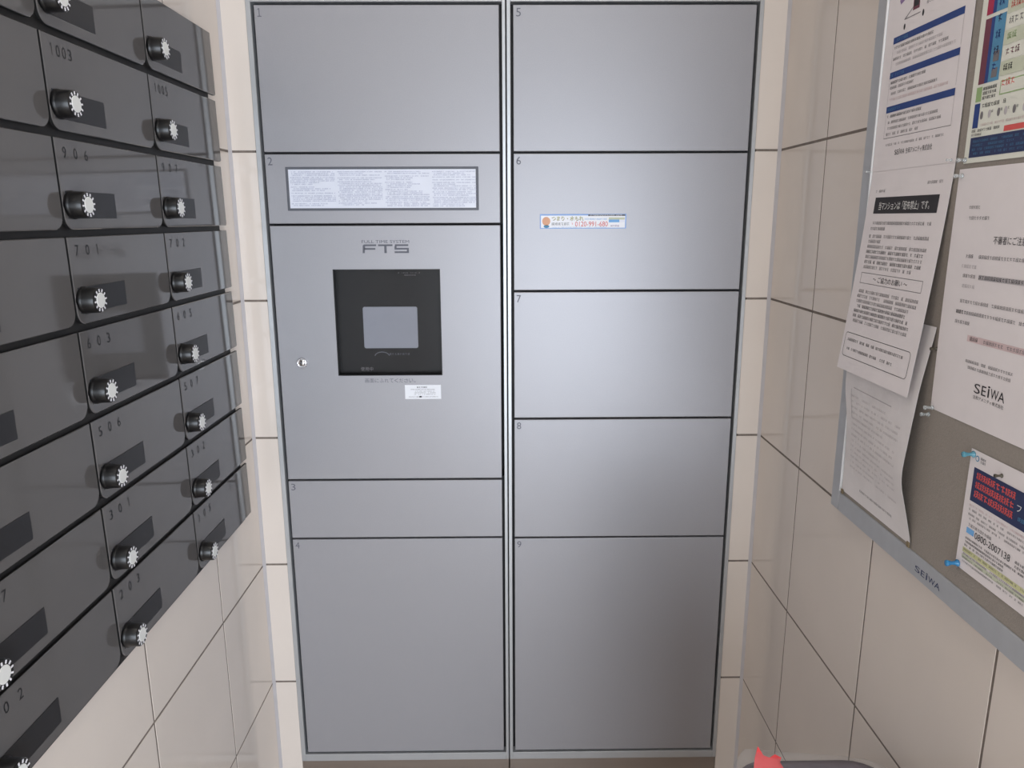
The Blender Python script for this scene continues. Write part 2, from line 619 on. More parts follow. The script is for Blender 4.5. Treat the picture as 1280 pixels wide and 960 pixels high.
lk, putl = cabinet('silver parcel locker with touch screen and doors numbered 1 to 4', -0.5070, -0.0012, -0.4944, -0.0108, ROW_L, ['1', '2', '', '3', '4'], control=2)
rk, putr = cabinet('silver parcel locker with five doors numbered 5 to 9 and a plumber sticker', 0.0012, 0.5066, 0.0116, 0.4958, ROW_R, ['5', '6', '7', '8', '9'])

# instruction sign on door 2
bm = bmesh.new()
sx0, sx1, sz0, sz1 = -0.4508, -0.0576, 1.4098, 1.4965
box(bm, sx0, sx1, -0.0022, -0.0002, sz0, sz1, bev=0.0006)
sg = putl(finish('instruction_sign', bm, M_GREYLINE, lk))
sg['label'] = 'white instruction sheet in a grey border'
pr = Print()
SW, SH = 393.2, 86.7
pr.rect(5.5, 5.0, SW - 5.5, SH - 4.8, M_SIGN, 0.3)
for c in range(4):
    u = 9 + c * 96.5
    v = 8.5
    while v < 77:
        n = random.choice((1, 2, 3, 4))
        full = random.random() < 0.45
        for k in range(n):
            if v > 77:
                break
            ln = 91 if full or random.random() < 0.4 else random.uniform(45, 90)
            pr.glyphs(u + (3 if k else 0), v, u + ln, 2.3, M_SIGNINK, 0.45, bold=0.13, spaces=0.12)
            v += 3.4
        v += random.choice((0.0, 0.8, 2.0))
pr.build('print', wallmap(sx0, sz1, -0.0022), sg)

# touch panel recess
DEP = 0.022
bm = bmesh.new()
hx0, hx1, hz0, hz1 = -0.3665, -0.141, 1.061, 1.2895
for q in ((hx0 - 0.004, hx0, hz0 - 0.004, hz1 + 0.004), (hx1, hx1 + 0.004, hz0 - 0.004, hz1 + 0.004), (hx0, hx1, hz0 - 0.004, hz0), (hx0, hx1, hz1, hz1 + 0.004)):
    box(bm, q[0], q[1], 0.0182, DEP + 0.004, q[2], q[3])
for q in ((hx0, hx0 + 0.0012, hz0, hz1), (hx1 - 0.0012, hx1, hz0, hz1), (hx0, hx1, hz0, hz0 + 0.0012), (hx0, hx1, hz1 - 0.0012, hz1)):
    box(bm, q[0], q[1], 0.0006, DEP, q[2], q[3])
tp = putl(finish('touch_panel', bm, M_BLACKPLASTIC, lk))
tp['label'] = 'black recessed touch panel with a grey screen'
box_obj('panel_glass', (hx0 - 0.003, hx1 + 0.003, DEP, DEP + 0.003, hz0 - 0.003, hz1 + 0.003), M_GLASSBLACK, tp)


def back(x, z):                 # a point seen on the door plane, carried to the glass behind it
    k = (1.5766 + DEP) / 1.5766
    return CAM.x + (x - CAM.x) * k, CAM.z + (z - CAM.z) * k


(ax0, az1), (ax1, az0) = back(-0.307, 1.2105), back(-0.1915, 1.1215)
bm = bmesh.new()
rad, pts = 0.004, []
for cx, cz, a0 in ((ax1 - rad, az1 - rad, 0), (ax0 + rad, az1 - rad, 90), (ax0 + rad, az0 + rad, 180), (ax1 - rad, az0 + rad, 270)):
    for k in range(5):
        a = math.radians(a0 + 22.5 * k)
        pts.append((cx + rad * math.cos(a), cz + rad * math.sin(a)))
fr = [bm.verts.new((a, DEP - 0.0010, c)) for a, c in pts]
bk = [bm.verts.new((a, DEP - 0.0001, c)) for a, c in pts]
bm.faces.new(fr)
bm.faces.new(bk)
for i in range(len(fr)):
    j = (i + 1) % len(fr)
    bm.faces.new((fr[i], fr[j], bk[j], bk[i]))
finish('screen', bm, M_SCREEN, tp)
pr = Print()
gx, gz = back(-0.3665, 1.2895)
pr.glyphs(135, 6.5, 193, 2.6, M_INKG, 0.3, gap=0.5, spaces=0.2)
pr.glyphs(152, 11.2, 178, 2.8, M_INKG, 0.3, gap=0.2)
pr.build('caption', wallmap(gx, gz, DEP), tp)
pr = Print()
pr.text('使用中', 50, 212, 77, 221, M_INKG, 0.3)
pr.build('lettering', wallmap(gx, gz, DEP), tp)
pr = Print()
pr.glyphs(108, 181, 162, 4.8, M_GREYLINE, 0.3, gap=0.25)
for k in range(8):             # arch of the small emblem
    a, b = PI - 0.2 - k * 0.34, PI - 0.2 - (k + 1) * 0.34
    pr.poly([(98 + 17 * math.cos(a), 189 - 11 * math.sin(a)), (98 + 17 * math.cos(b), 189 - 11 * math.sin(b)), (98 + 15.4 * math.cos(b), 189 - 9.4 * math.sin(b)), (98 + 15.4 * math.cos(a), 189 - 9.4 * math.sin(a))], M_GREYLINE, 0.3)
pr.build('emblem', wallmap(gx, gz, DEP), tp)

# lettering on the control door
pr = Print()
pr.text('FULL TIME SYSTEM', 0, 0, 99, 6.0, M_GREYPRINT, 0.25)
T = 3.6
v0, v1 = 8.6, 26.6           # the three wide logo letters, drawn stroke by stroke
pr.poly([(2, v0 + 2), (5, v0), (30, v0), (30, v0 + T), (7, v0 + T), (5.6, v1), (1.2, v1)], M_GREYPRINT)
pr.rect(5, v0 + 7.4, 28, v0 + 7.4 + T, M_GREYPRINT)
pr.rect(34, v0, 64, v0 + T, M_GREYPRINT)
pr.rect(46.6, v0 + T, 51.6, v1, M_GREYPRINT)
pr.rect(69, v0, 97, v0 + T, M_GREYPRINT)
pr.rect(68, v0 + T, 72.4, v0 + 7.3, M_GREYPRINT)
pr.rect(68, v0 + 7.3, 98, v0 + 7.3 + T, M_GREYPRINT)
pr.rect(93.6, v0 + 7.3 + T, 98, v1 - T, M_GREYPRINT)
pr.rect(68, v1 - T, 98, v1, M_GREYPRINT)
pr.build('logo', lambda u, v, l: (-0.3025 + u / 1000 + 0.2538, -l / 1000, 1.3495 - v / 1000), lk)
pr = Print()
for i, ch in enumerate('画面にふれてください。'):
    w = 8.6 if ch != '。' else 3.5
    h0 = 0 if ch != '。' else 6
    pr.text(ch, i * 10.6, h0, i * 10.6 + w, 9.0, M_GREYPRINT, 0.25)
pr.build('lettering', lambda u, v, l: (-0.3090 + u / 1000 + 0.25385, -l / 1000, 1.0545 - v / 1000), lk)

# small white label under the touch panel
bm = bmesh.new()
box(bm, -0.2236, -0.1452, -0.0006, -0.0001, 1.0085, 1.0400)
lb = putl(finish('label_sticker', bm, M_WHITE, lk))
lb['label'] = 'small white label under the touch panel'
pr = Print()
pr.glyphs(26, 3, 54, 4.2, M_INK, 0.2)
pr.glyphs(12, 9.0, 66, 2.0, M_INKG, 0.2)
for k in range(3):
    pr.glyphs(20, 13.0 + 3.4 * k, 68, 2.0, M_INKG, 0.2, spaces=0.2)
pr.glyphs(8, 25.5, 72, 2.0, M_INKG, 0.2)
pr.rect(31, 24.6, 36, 28, M_INK, 0.3)
pr.build('print', wallmap(-0.2236, 1.0400, -0.0006), lb)

# key lock of the control door
bm = bmesh.new()
lathe(bm, [(0.0112, -0.0002), (0.0112, -0.0030), (0.0102, -0.0046), (0.0088, -0.0052), (0.0080, -0.0034), (0.0074, -0.0048), (0.0, -0.0056)], axis='Y', n=32, origin=(-0.4425, 0, 1.0903))
ck = putl(finish('cylinder_lock', bm, M_CHROME, lk, True))
ck['label'] = 'round chrome key lock'
box_obj('keyhole', (-0.4425 - 0.0009, -0.4425 + 0.0009, -0.0064, -0.0045, 1.0888, 1.0955), M_SEAM, ck)

# sticker on door 6
bm = bmesh.new()
stx0, stx1, stz0, stz1 = 0.0689, 0.2483, 1.3716, 1.4012
box(bm, stx0, stx1, -0.0006, -0.0001, stz0, stz1)
st = putr(finish('sticker', bm, M_SKYBORDER, rk))
st['label'] = 'plumber advertising sticker with red phone number'
pr = Print()
pr.rect(2, 3, 177, 28, M_WHITE, 0.15)
pr.rect(100, 1.0, 177, 4.2, M_GREYLINE, 0.25)
pr.glyphs(104, 1.4, 172, 2.4, M_WHITE, 0.4)
pr.disc(13, 14.5, 8.5, 8.8, M_PEACH, 0.25)
pr.disc(13.5, 25, 6, 3, M_TEAL, 0.25)
pr.text('つまり・水もれ', 24, 4.0, 90, 13.5, M_YEL, 0.35)
pr.text('つまり・水もれ', 24.6, 4.6, 90.6, 14.1, M_INKG, 0.25)
pr.glyphs(92, 8.5, 140, 3.4, M_LBLUE, 0.3)
pr.glyphs(24, 17, 62, 6, M_GREYPRINT, 0.3)
pr.glyphs(65, 17.4, 72, 4.5, M_RED, 0.3)
pr.text('0120-991-680', 73, 15.2, 141, 25.2, M_RED, 0.35)
pr.rect(143, 7, 176, 11.5, M_PALEG, 0.25)
pr.rect(143, 11.5, 165, 17, M_LBLUE, 0.25)
pr.rect(165, 11.5, 176, 17, M_SIGN, 0.25)
pr.glyphs(147, 22, 168, 4.2, M_PURPLE, 0.3)
pr.glyphs(25, 26, 140, 1.6, M_LBLUE, 0.3)
pr.build('print', wallmap(stx0, stz1, -0.0006), st)

# ------------------------------------------------------------------ mailboxes
XM = -0.5500
COLS = [-0.904, -0.630, -0.356]          # the side of each column farther from the lockers
CP, RP, ZROW = 0.274, 0.120, 1.617
NUM = {(1, 1): '1003', (1, 2): '906', (1, 3): '701', (1, 4): '603', (1, 5): '506', (1, 6): '301', (1, 7): '203',
       (2, 1): '1005', (2, 2): '907', (2, 3): '702', (2, 4): '605', (2, 5): '507', (2, 6): '302', (2, 7): '205',
       (0, 6): '207', (0, 7): '202'}
TILT = 0.0014


def door_mesh(end=False):
    bm = bmesh.new()
    y0, y1, z0, z1, rad = 0.0024, CP - 0.0022, 0.0042, 0.1152, 0.017
    if end:
        y1 = CP
    pts = [(y0, z1), (y0, z0 + rad)]
    for k in range(1, 9):
        a = PI + PI / 2 * k / 8
        pts.append((y0 + rad + rad * math.cos(a), z0 + rad + rad * math.sin(a)))
    if end:
        rad = 0.003
    for k in range(0, 9):
        a = 1.5 * PI + PI / 2 * k / 8
        pts.append((y1 - rad + rad * math.cos(a), z0 + rad + rad * math.sin(a)))
    pts.append((y1, z1))

    def tl(z):
        return -TILT * (z - z0) / (z1 - z0)
    e = 0.0009
    cy, cz = (y0 + y1) / 2, (z0 + z1) / 2
    inn = [(y + (e if y < cy else -e), z + (e if z < cz else -e)) for y, z in pts]
    b = [bm.verts.new((-0.0055, y, z)) for y, z in pts]
    m_ = [bm.verts.new((tl(z) - e, y, z)) for y, z in pts]
    f_ = [bm.verts.new((tl(z), y, z)) for y, z in inn]
    n = len(pts)
    for A, B, mi in ((b, m_, 1), (m_, f_, 0)):
        for i in range(n):
            j = (i + 1) % n
            bm.faces.new((A[i], A[j], B[j], B[i])).material_index = mi
    bm.faces.new(b).material_index = 1
    bm.faces.new(f_)
    bmesh.ops.recalc_face_normals(bm, faces=bm.faces)
    me = bpy.data.meshes.new('door')
    bm.to_mesh(me)
    bm.free()
    me.materials.append(M_MBOX)
    me.materials.append(M_MBODY)
    return me


def simple_mesh(name, m, fill, smooth=False):
    bm = bmesh.new()
    fill(bm)
    bmesh.ops.recalc_face_normals(bm, faces=bm.faces)
    me = bpy.data.meshes.new(name)
    bm.to_mesh(me)
    bm.free()
    me.materials.append(m)
    if smooth:
        for p in me.polygons:
            p.use_smooth = True
    return me


KY, KZ, KP = 0.0205, 0.0347, 0.0212


def fill_knob(bm):
    lathe(bm, [(0.0, -0.0012), (0.0178, -0.0012), (0.0178, 0.0030), (0.0172, 0.0042), (0.0167, 0.0060), (0.0162, KP - 0.0012), (0.0150, KP), (0.0, KP)], axis='X', n=36, origin=(0, KY, KZ))


def fill_face(bm):
    lathe(bm, [(0.0, KP), (0.0100, KP), (0.0100, KP + 0.0006), (0.0094, KP + 0.0010), (0.0, KP + 0.0010)], axis='X', n=28, origin=(0, KY, KZ))


def fill_marks(bm):
    for k in range(12):
        a = 2 * PI * k / 12 + 0.1
        c, s = math.cos(a), math.sin(a)
        r0, r1, w = 0.0108, 0.0146, 0.00105
        q = []
        for rr, ww in ((r0, -w), (r1, -w), (r1, w), (r0, w)):
            q.append((KY + rr * c - ww * s, KZ + rr * s + ww * c))
        lo = [bm.verts.new((KP + 0.0001, y, z)) for y, z in q]
        hi = [bm.verts.new((KP + 0.0005, y, z)) for y, z in q]
        bm.faces.new(hi)
        for i in range(4):
            j = (i + 1) % 4
            bm.faces.new((lo[i], lo[j], hi[j], hi[i]))


def fill_plate(bm):
    box(bm, -0.0008, 0.0004, 0.0100, 0.1280, 0.0180, 0.0515, bev=0.0003)


ME_DOOR = door_mesh()
ME_DOOREND = door_mesh(True)
ME_PLATE = simple_mesh('name_plate', M_MPLATE, fill_plate)
ME_KNOB = simple_mesh('dial_lock', M_KNOB, fill_knob)
ME_FACE = simple_mesh('dial_face', M_DIALFACE, fill_face)
ME_MARK = simple_mesh('dial_marks', M_DIALMARK, fill_marks)
for me in (ME_KNOB, ME_FACE):
    me.polygons.foreach_set('use_smooth', [len(p.vertices) == 4 and abs(p.normal.x) < 0.5 for p in me.polygons])
for c in range(3):
    for k in range(8):
        y0 = COLS[c]
        zb = ZROW - RP * k
        num = NUM.get((c, k))
        row = ('top', 'second', 'third', 'fourth', 'fifth', 'sixth', 'seventh', 'bottom')[k]
        cw = ('column farthest from the parcel lockers', 'middle column', 'column nearest the parcel lockers')[c]
        nm = ' numbered %s' % num if num and c else ''
        lab = 'glossy black mailbox%s, %s row of the %s' % (nm, row, cw)
        t = thing('mailbox', lab, 'mailbox', (XM, y0, zb), 'glossy black mailboxes on the tiled wall')
        bx0, bx1 = (0.0, CP) if c < 2 else (0.0, CP - 0.022)
        key = 'body_end' if c == 2 else 'body'
        bm = bmesh.new()
        box(bm, XL - XM + 0.0002, -0.0062, bx0, bx1, 0.0 if k < 7 else -0.0030, RP if k else 0.113)
        finish('body', bm, M_MBODY, t)
        link('door', ME_DOOREND if c == 2 else ME_DOOR, t)
        link('name_plate', ME_PLATE, t)
        kn = link('dial_lock', ME_KNOB, t)
        kn['label'] = 'black dial lock with white face and tick marks'
        link('dial_face', ME_FACE, kn)
        link('dial_marks', ME_MARK, kn)
        if num:
            pr = Print()
            n = len(num)
            st_, w = (0.0245, 0.0080) if n == 3 else (0.0128, 0.0082)
            for i, ch in enumerate(num):
                if ch == '1':
                    pr.one((i * st_ + w * 0.4) * 1000, 0, 13.6, M_MNUM, 1.1, False, 0.15)
                else:
                    pr.text(ch, i * st_ * 1000, 0, (i * st_ + w) * 1000, 13.6, M_MNUM, 0.15)
            ys = 0.0165 if n == 3 else 0.0180
            pr.build('number', lambda u, v, l: (-TILT * (0.1050 - v / 1000 - 0.0042) / 0.111 + l / 1000 + 0.0001, ys + u / 1000, 0.1050 - v / 1000), t)

# ------------------------------------------------------------------ notice board
BF = 0.0125                                  # felt surface in front of the wall
BX = XR - BF
BY0, BY1, BZ0, BZ1 = -0.401, -1.330, 0.920, 1.830
t = thing('notice_board', 'grey felt notice board in an aluminium frame on the tiled wall', 'notice board', (XR, (BY0 + BY1) / 2, BZ0))
TO = Vector(t.location)


def putb(o):
    o.location = o.location - TO
    return o


putb(box_obj('felt_panel', (BX, XR - 0.0004, BY1 + 0.02, BY0 - 0.02, BZ0 + 0.02, BZ1 - 0.02), M_BOARD, t))
FX = XR - 0.0150
for q in ((BY0 - 0.029, BY0, BZ0, BZ1), (BY1, BY1 + 0.029, BZ0, BZ1)):
    putb(box_obj('frame_rail', (FX, XR - 0.0002, q[0], q[1], q[2], q[3]), M_BFRAME, t, bev=0.0025, seg=2))
for q in ((BY1 + 0.0292, BY0 - 0.0292, BZ0, BZ0 + 0.0315), (BY1 + 0.0292, BY0 - 0.0292, BZ1 - 0.0315, BZ1)):
    putb(box_obj('frame_rail', (FX, XR - 0.0002, q[0], q[1], q[2], q[3]), M_BFRAME, t, bev=0.0012))
putb(box_obj('trim_strip', (FX - 0.0012, FX + 0.004, BY0 - 0.0316, BY0 - 0.0292, BZ0 + 0.035, BZ1 - 0.035), M_BGLINT, t))  # thin white strip painted as the specular highlight along the frame's inner edge


def seiwa(pr, u0, v0, u1, v1, m, lift=0.4):
    """the five capitals with the tall lit-candle I"""
    w = (u1 - u0)
    h = v1 - v0
    for s, a, b in (('S', 0.0, 0.20), ('E', 0.25, 0.40), ('W', 0.55, 0.80), ('A', 0.80, 1.0)):
        vs, fs, _ = text_mesh(s)
        pr.text(s, u0 + a * w, v0 + 0.06 * h, u0 + b * w, v1, m, lift)
    pr.rect(u0 + 0.46 * w, v0 + 0.16 * h, u0 + 0.505 * w, v1, m, lift)
    pr.disc(u0 + 0.483 * w, v0 - 0.02 * h, 0.035 * w, 0.09 * h, m, lift)


pr = Print()
seiwa(pr, 0, 0, 58, 8.6, M_NAVY, 0.25)
lt = pr.build('lettering', lambda u, v, l: (FX - l / 1000 - TO.x, -0.6640 - u / 1000 - TO.y, 0.9385 - v / 1000 - TO.z), t)


def sheet(name, label, yl, zt, w, h, prof, m, cat='notice', n=28, thick=0.00025, prof_l=None):
    """paper hung with its left edge at y=yl and top at z=zt; prof(s) = distance off the felt at fraction s from the top"""
    L = []
    z = 0.0
    px = prof(0)
    L.append((px, 0.0))
    for i in range(1, n + 1):
        x = prof(i / n)
        step = h / n
        dz = math.sqrt(max(1e-9, step * step - (x - px) ** 2))
        z += dz
        L.append((x, z))
        px = x

    def fn(u, v, l):
        sv = min(max(v / 1000 / h, 0), 1)
        if prof_l:
            q = u / 1000 / w
            x = prof(sv) * q + prof_l(sv) * (1 - q)
            i = min(int(sv * n), n - 1)
            zz = L[i][1] + (L[i + 1][1] - L[i][1]) * (sv * n - i)
            return (BX - x - l / 1000, yl - u / 1000, zt - zz)
        s = sv * n
        i = min(int(s), n - 1)
        q = s - i
        a, b = L[i], L[i + 1]
        x, zz = a[0] + (b[0] - a[0]) * q, a[1] + (b[1] - a[1]) * q
        dx, dz = b[0] - a[0], b[1] - a[1]
        ln = math.hypot(dx, dz)
        nx, nz = dz / ln, dx / ln
        return (BX - x - nx * l / 1000, yl - u / 1000, zt - zz + nz * l / 1000 * -1)
    t = thing(name, label, cat, (BX, yl - w / 2, zt - h))
    bm = bmesh.new()
    nc = 10 if prof_l else 1
    F = [[bm.verts.new(fn(w * 1000 * j / nc, h * 1000 * i / n, thick * 1000)) for j in range(nc + 1)] for i in range(n + 1)]
    B = [[bm.verts.new(fn(w * 1000 * j / nc, h * 1000 * i / n, 0)) for j in range(nc + 1)] for i in range(n + 1)]
    for i in range(n):
        for j in range(nc):
            bm.faces.new((F[i][j], F[i][j + 1], F[i + 1][j + 1], F[i + 1][j])).smooth = True
            bm.faces.new((B[i][j], B[i][j + 1], B[i + 1][j + 1], B[i + 1][j]))
        bm.faces.new((F[i][0], F[i + 1][0], B[i + 1][0], B[i][0]))
        bm.faces.new((F[i][nc], F[i + 1][nc], B[i + 1][nc], B[i][nc]))
    for j in range(nc):
        bm.faces.new((F[0][j], F[0][j + 1], B[0][j + 1], B[0][j]))
        bm.faces.new((F[n][j], F[n][j + 1], B[n][j + 1], B[n][j]))
    bm.normal_update()
    for e in bm.edges:
        if len(e.link_faces) == 2 and e.calc_face_angle(0) > 0.7:
            e.smooth = False
    o = finish('paper', bm, m, t)
    o.location = -Vector(t.location)

    def place(pr, nm='print'):
        x = pr.build(nm, lambda u, v, l: fn(u, v, l + thick * 1000), t)
        x.location = -Vector(t.location)
        return x
    return t, fn, place


# 1: notice with three blue headings
t1, f1, pl = sheet('notice_sheet', 'white notice with three dark blue heading bars on the notice board', -0.4336, 1.7555, 0.209, 0.297, lambda s: 0.0008 + 0.0012 * s, M_PAPER)
pr = Print()
pr.glyphs(30, 14, 180, 7, M_INK)
pr.glyphs(24, 30, 186, 3.6, M_INKG)
pr.glyphs(24, 38, 160, 3.6, M_INKG)
pr.poly([(30, 70), (52, 62), (52, 70), (34, 76)], M_PURPLE)
pr.rect(68, 72, 84, 92, M_MAROON)
pr.rect(70, 75, 82, 88, M_INK, 0.4)
pr.poly([(70, 86), (71.5, 86), (50, 99), (48, 98)], M_INKG)
pr.poly([(48, 98), (88, 98), (88, 99), (48, 99)], M_INKG)
pr.disc(50, 108, 2.2, 4, M_INK)
pr.disc(95, 101, 2.2, 4.2, M_INK)
pr.glyphs(92, 88, 180, 4.5, M_INKG, spaces=0.25)
pr.glyphs(92, 80, 178, 4.5, M_INKG, spaces=0.25)
for v in (117, 163, 209):
    pr.rect(24, v, 190, v + 8.6, M_BLUE, 0.35)
    pr.glyphs(28, v + 2, 62, 4.6, M_TEAL, 0.5, bold=0.08)
    pr.rect(24, v + 8, 24.6, v + 43, M_INKF, 0.25)
    pr.rect(189.4, v + 8, 190, v + 43, M_INKF, 0.25)
    rows = ((28, 126, M_INK, 12.0), (36, 150, M_INKF, 19.5), (28, 165, M_INKG, 27), (36, 182, M_INKF, 34.5))
    if v == 163:
        rows = ((28, 120, M_INK, 12.0), (28, 92, M_INKG, 19), (32, 148, M_INKG, 27), (30, 176, M_PINK, 35))
    if v == 209:
        rows = ((28, 118, M_INK, 11.5), (32, 160, M_INKG, 20), (32, 168, M_INKG, 28), (30, 118, M_INKG, 36))
    for a, b, m, dv in rows:
        pr.glyphs(a, v + dv, b, 4.2, m)
pr.rect(24, 252, 190, 252.7, M_INKG, 0.25)
pr.glyphs(28, 260, 178, 3.6, M_INKG, spaces=0.3)
seiwa(pr, 60, 270, 86, 277, M_INK)
pr.text('生和アメニティ株式会社', 90, 270, 154, 277.5, M_INK)
pl(pr)

# 3: curled blank sheet behind the second notice, held at its lower corners
KN = [(0, 0.0012), (0.25, 0.0135), (0.45, 0.0195), (0.64, 0.0248), (0.70, 0.0243), (0.86, 0.0115), (1.0, 0.0012)]
KL = [(0, 0.0012), (0.25, 0.0130), (0.42, 0.0125), (0.60, 0.0045), (0.80, 0.0018), (1.0, 0.0012)]


def knots(K):
    def p(s):
        for (a, x), (b, y) in zip(K, K[1:]):
            if s <= b:
                q = (s - a) / (b - a)
                return x + (y - x) * q
        return K[-1][1]
    return lambda s: sum(p(min(max(s + d * 0.02, 0), 1)) for d in (-2, -1, 0, 1, 2)) / 5


t3, f3, pl = sheet('curled_sheet', 'curled white sheet with faint printing, bulging out below the no-distribution notice', -0.4360, 1.2560, 0.209, 0.302, knots(KN), M_PAPER3, n=40, prof_l=knots(KL))
pr = Print()
pr.rect(30, 120, 150, 121, M_INKF)
for k in range(15):
    v = 132 + k * 9
    if v < 258:
        pr.glyphs(22, v, 185 if k % 4 else 140, 3.6, M_INKF, bold=0.08, spaces=0.2)
pr.rect(22, 124, 23, 170, M_INKF)
pr.glyphs(60, 278, 165, 4.2, M_INKG, bold=0.1)
pl(pr)

# 2: notice lifting off the board
t2, f2, pl = sheet('notice_sheet', 'white notice with a black title bar, its lower end lifting off the notice board', -0.4336, 1.4590, 0.2080, 0.297, lambda s: 0.0014 + 0.0262 * s ** 1.25, M_PAPER, n=30)
pr = Print()
pr.glyphs(154, 20, 194, 4.2, M_INKG)
pr.glyphs(20, 27, 52, 4.2, M_INKG)
pr.rect(22, 38, 187, 61, M_INK, 0.3)
pr.text('当マンションは「配布禁止」です。', 36, 44.5, 168, 56, M_INKW, 0.5)
for v, a, b, m in ((72, 26, 180, M_INKG), (80, 22, 68, M_INKG), (91, 22, 182, M_INKG), (98.5, 22, 62, M_INKG), (106, 22, 184, M_INKG), (113.5, 22, 176, M_INK), (121, 22, 180, M_INKG), (128.5, 22, 184, M_INK), (136, 22, 156, M_INKG)):
    pr.glyphs(a, v, b, 5.0, m)
pr.frame(20, 147, 188, 163, 0.7, M_INKG)
pr.text('～ ご協力のお願い ～', 58, 150.5, 152, 159, M_INK)
for k, (a, b) in enumerate(((22, 190), (20, 188), (20, 172), (20, 166), (18, 172), (18, 182), (16, 178))):
    pr.glyphs(a, 172 + k * 7.5, b, 5.0, M_INK if k in (3, 4, 5) else M_INKG)
pr.round_frame(8, 239, 196, 276, 6, 0.8, M_INK)
pr.glyphs(17, 247, 182, 4.6, M_INK)
pr.glyphs(19, 261, 160, 4.6, M_INK, spaces=0.2)
pl(pr)

# 4: colourful flyer
t4, f4, pl = sheet('flyer', 'colourful flyer with red and blue columns and a navy footer on the notice board', -0.6575, 1.7520, 0.210, 0.297, lambda s: 0.0010, M_PAPER2)
pr = Print()
pr.rect(10, 12, 200, 44, M_TEAL)
pr.glyphs(20, 20, 190, 14, M_INKW, 0.5)
for a, b, m in ((48, 136, M_CRIM), (140, 210, M_MAROON)):
    pr.rect(10, a, 21, b, m)
    pr.rect(21, a, 27, b, M_BLUE)
    pr.rect(27, a, 46, b, M_TEAL)
for k, v in enumerate(range(54, 206, 17)):
    pr.glyphs(31, v, 43, 9, M_NAVY if k % 2 else M_BLUE, 0.5, bold=0.16, spaces=0)
pr.rect(32, 178, 42, 189, M_INKG, 0.45)
pr.rect(32, 196, 42, 206, M_INKG, 0.45)
for k, v in enumerate(range(48, 210, 16)):
    pr.rect(47, v, 200, v + 15, M_PALEG if k % 2 else M_PAPER2, 0.25)
    for j in range(5):
        pr.glyphs(52 + j * 30, v + 3, 76 + j * 30, 7.5, (M_RED, M_INKG, M_GREEN, M_MAROON, M_INK)[(j + k) % 5], 0.45, spaces=0.25)
pr.rect(9, 213, 19, 229, M_GREEN)
for j in range(3):
    pr.glyphs(21, 214 + j * 5, 46, 3.8, M_INK, bold=0.16)
pr.frame(51, 212, 200, 227, 1.2, M_GREEN)
pr.rect(9, 231, 19, 258, M_BLUE)
pr.glyphs(22, 232, 64, 5, M_INK)
for j, u in enumerate((24, 38, 54, 66, 80, 96, 112, 130, 150, 168)):
    pr.disc(u, 245, 2.6, 4.5, M_INKF if j % 2 else M_INKG)
    pr.glyphs(u + 3, 241, u + 9, 3.2, M_INKG)
pr.glyphs(24, 254, 180, 3, M_PINK)
pr.glyphs(9, 259.5, 60, 3.4, M_INK)
pr.glyphs(9, 264, 30, 3, M_INKG)
pr.rect(67, 261, 200, 267, M_RED)
pr.rect(9, 268.5, 201, 291, M_NAVY)
for j in range(4):
    pr.glyphs(14, 271.5 + j * 4.6, 196, 3.0, M_TEAL, 0.5, bold=0.1, spaces=0.3)
pl(pr)

# 5: notice about suspicious persons
t5, f5, pl = sheet('notice_sheet', 'white notice with a bold warning title and a black company name at its foot', -0.6520, 1.4490, 0.210, 0.297, lambda s: 0.0010 + 0.0008 * math.sin(PI * s), M_PAPER)
pr = Print()
pr.glyphs(29, 43, 52, 4, M_INKG, spaces=0.2)
pr.glyphs(31, 55, 74, 4.6, M_INKG)
pr.glyphs(160, 30, 196, 4, M_INKG)
pr.text('不審者にご注意下さい', 82, 77, 160, 86, M_INK)
for v, a, b, m in ((99, 35, 186, M_INKG), (111, 29, 58, M_INKF), (122, 34, 62, M_INKG), (134, 30, 62, M_INKF), (152, 35, 188, M_INKG), (165, 30, 188, M_INKG), (177, 30, 62, M_INKG)):
    pr.glyphs(a, v, b, 4.6, m)
pr.rect(64, 121.5, 186, 127.5, M_INKF, 0.25)
pr.glyphs(65, 122, 186, 4.8, M_INK, 0.5)
pr.glyphs(30, 165, 52, 4.8, M_INK, 0.5)
pr.rect(58, 192.5, 176, 200, M_PINK, 0.25)
pr.glyphs(63, 194, 80, 4.8, M_INK, 0.5)
pr.glyphs(88, 194, 170, 4.8, M_INKG, 0.5, spaces=0.2)
pr.glyphs(60, 221, 148, 4.0, M_INKG)
pr.glyphs(66, 228, 144, 4.0, M_INKG)
seiwa(pr, 83, 245, 137, 257, M_INK)
pr.text('生和アメニティ株式会社', 83, 259.5, 137, 264, M_INK)
pl(pr)

# 6: small internet flyer
t6, f6, pl = sheet('flyer', 'small landscape flyer with red lettering on a blue banner on the notice board', -0.7445, 1.1270, 0.210, 0.1485, lambda s: 0.0010 + 0.001 * s, M_PAPER)
pr = Print()
pr.disc(13, 9, 3.4, 3.6, M_TEAL)
pr.disc(13, 9, 2.2, 2.4, M_PAPER, 0.45)
pr.glyphs(19, 5.5, 29, 3.2, M_INK)
pr.glyphs(19, 9.5, 29, 3.2, M_INK)
pr.rect(10, 20, 200, 61, M_NAVY)
for v in (24, 35, 46):
    pr.glyphs(16, v, 84, 8.5, M_RED, 0.5, bold=0.2, spaces=0, gap=0.05)
pr.text('フ', 88, 36, 95, 43, M_INKW)
pr.glyphs(97, 36, 190, 7, M_INKW, 0.5)
pr.glyphs(92, 48, 190, 5, M_TEAL, 0.5)
for v in (65, 70, 76, 81):
    pr.glyphs(11, v, 196, 2.8, M_PINK if v == 65 else M_INKG, 0.4, spaces=0.2)
pr.glyphs(14, 88, 60, 4, M_INKG)
pr.rect(12, 94, 26, 101, M_LBLUE)
pr.text('0800-2007138', 28, 94, 90, 102, M_INK)
for v in (96, 101):
    pr.glyphs(98, v, 150, 3.4, M_INK)
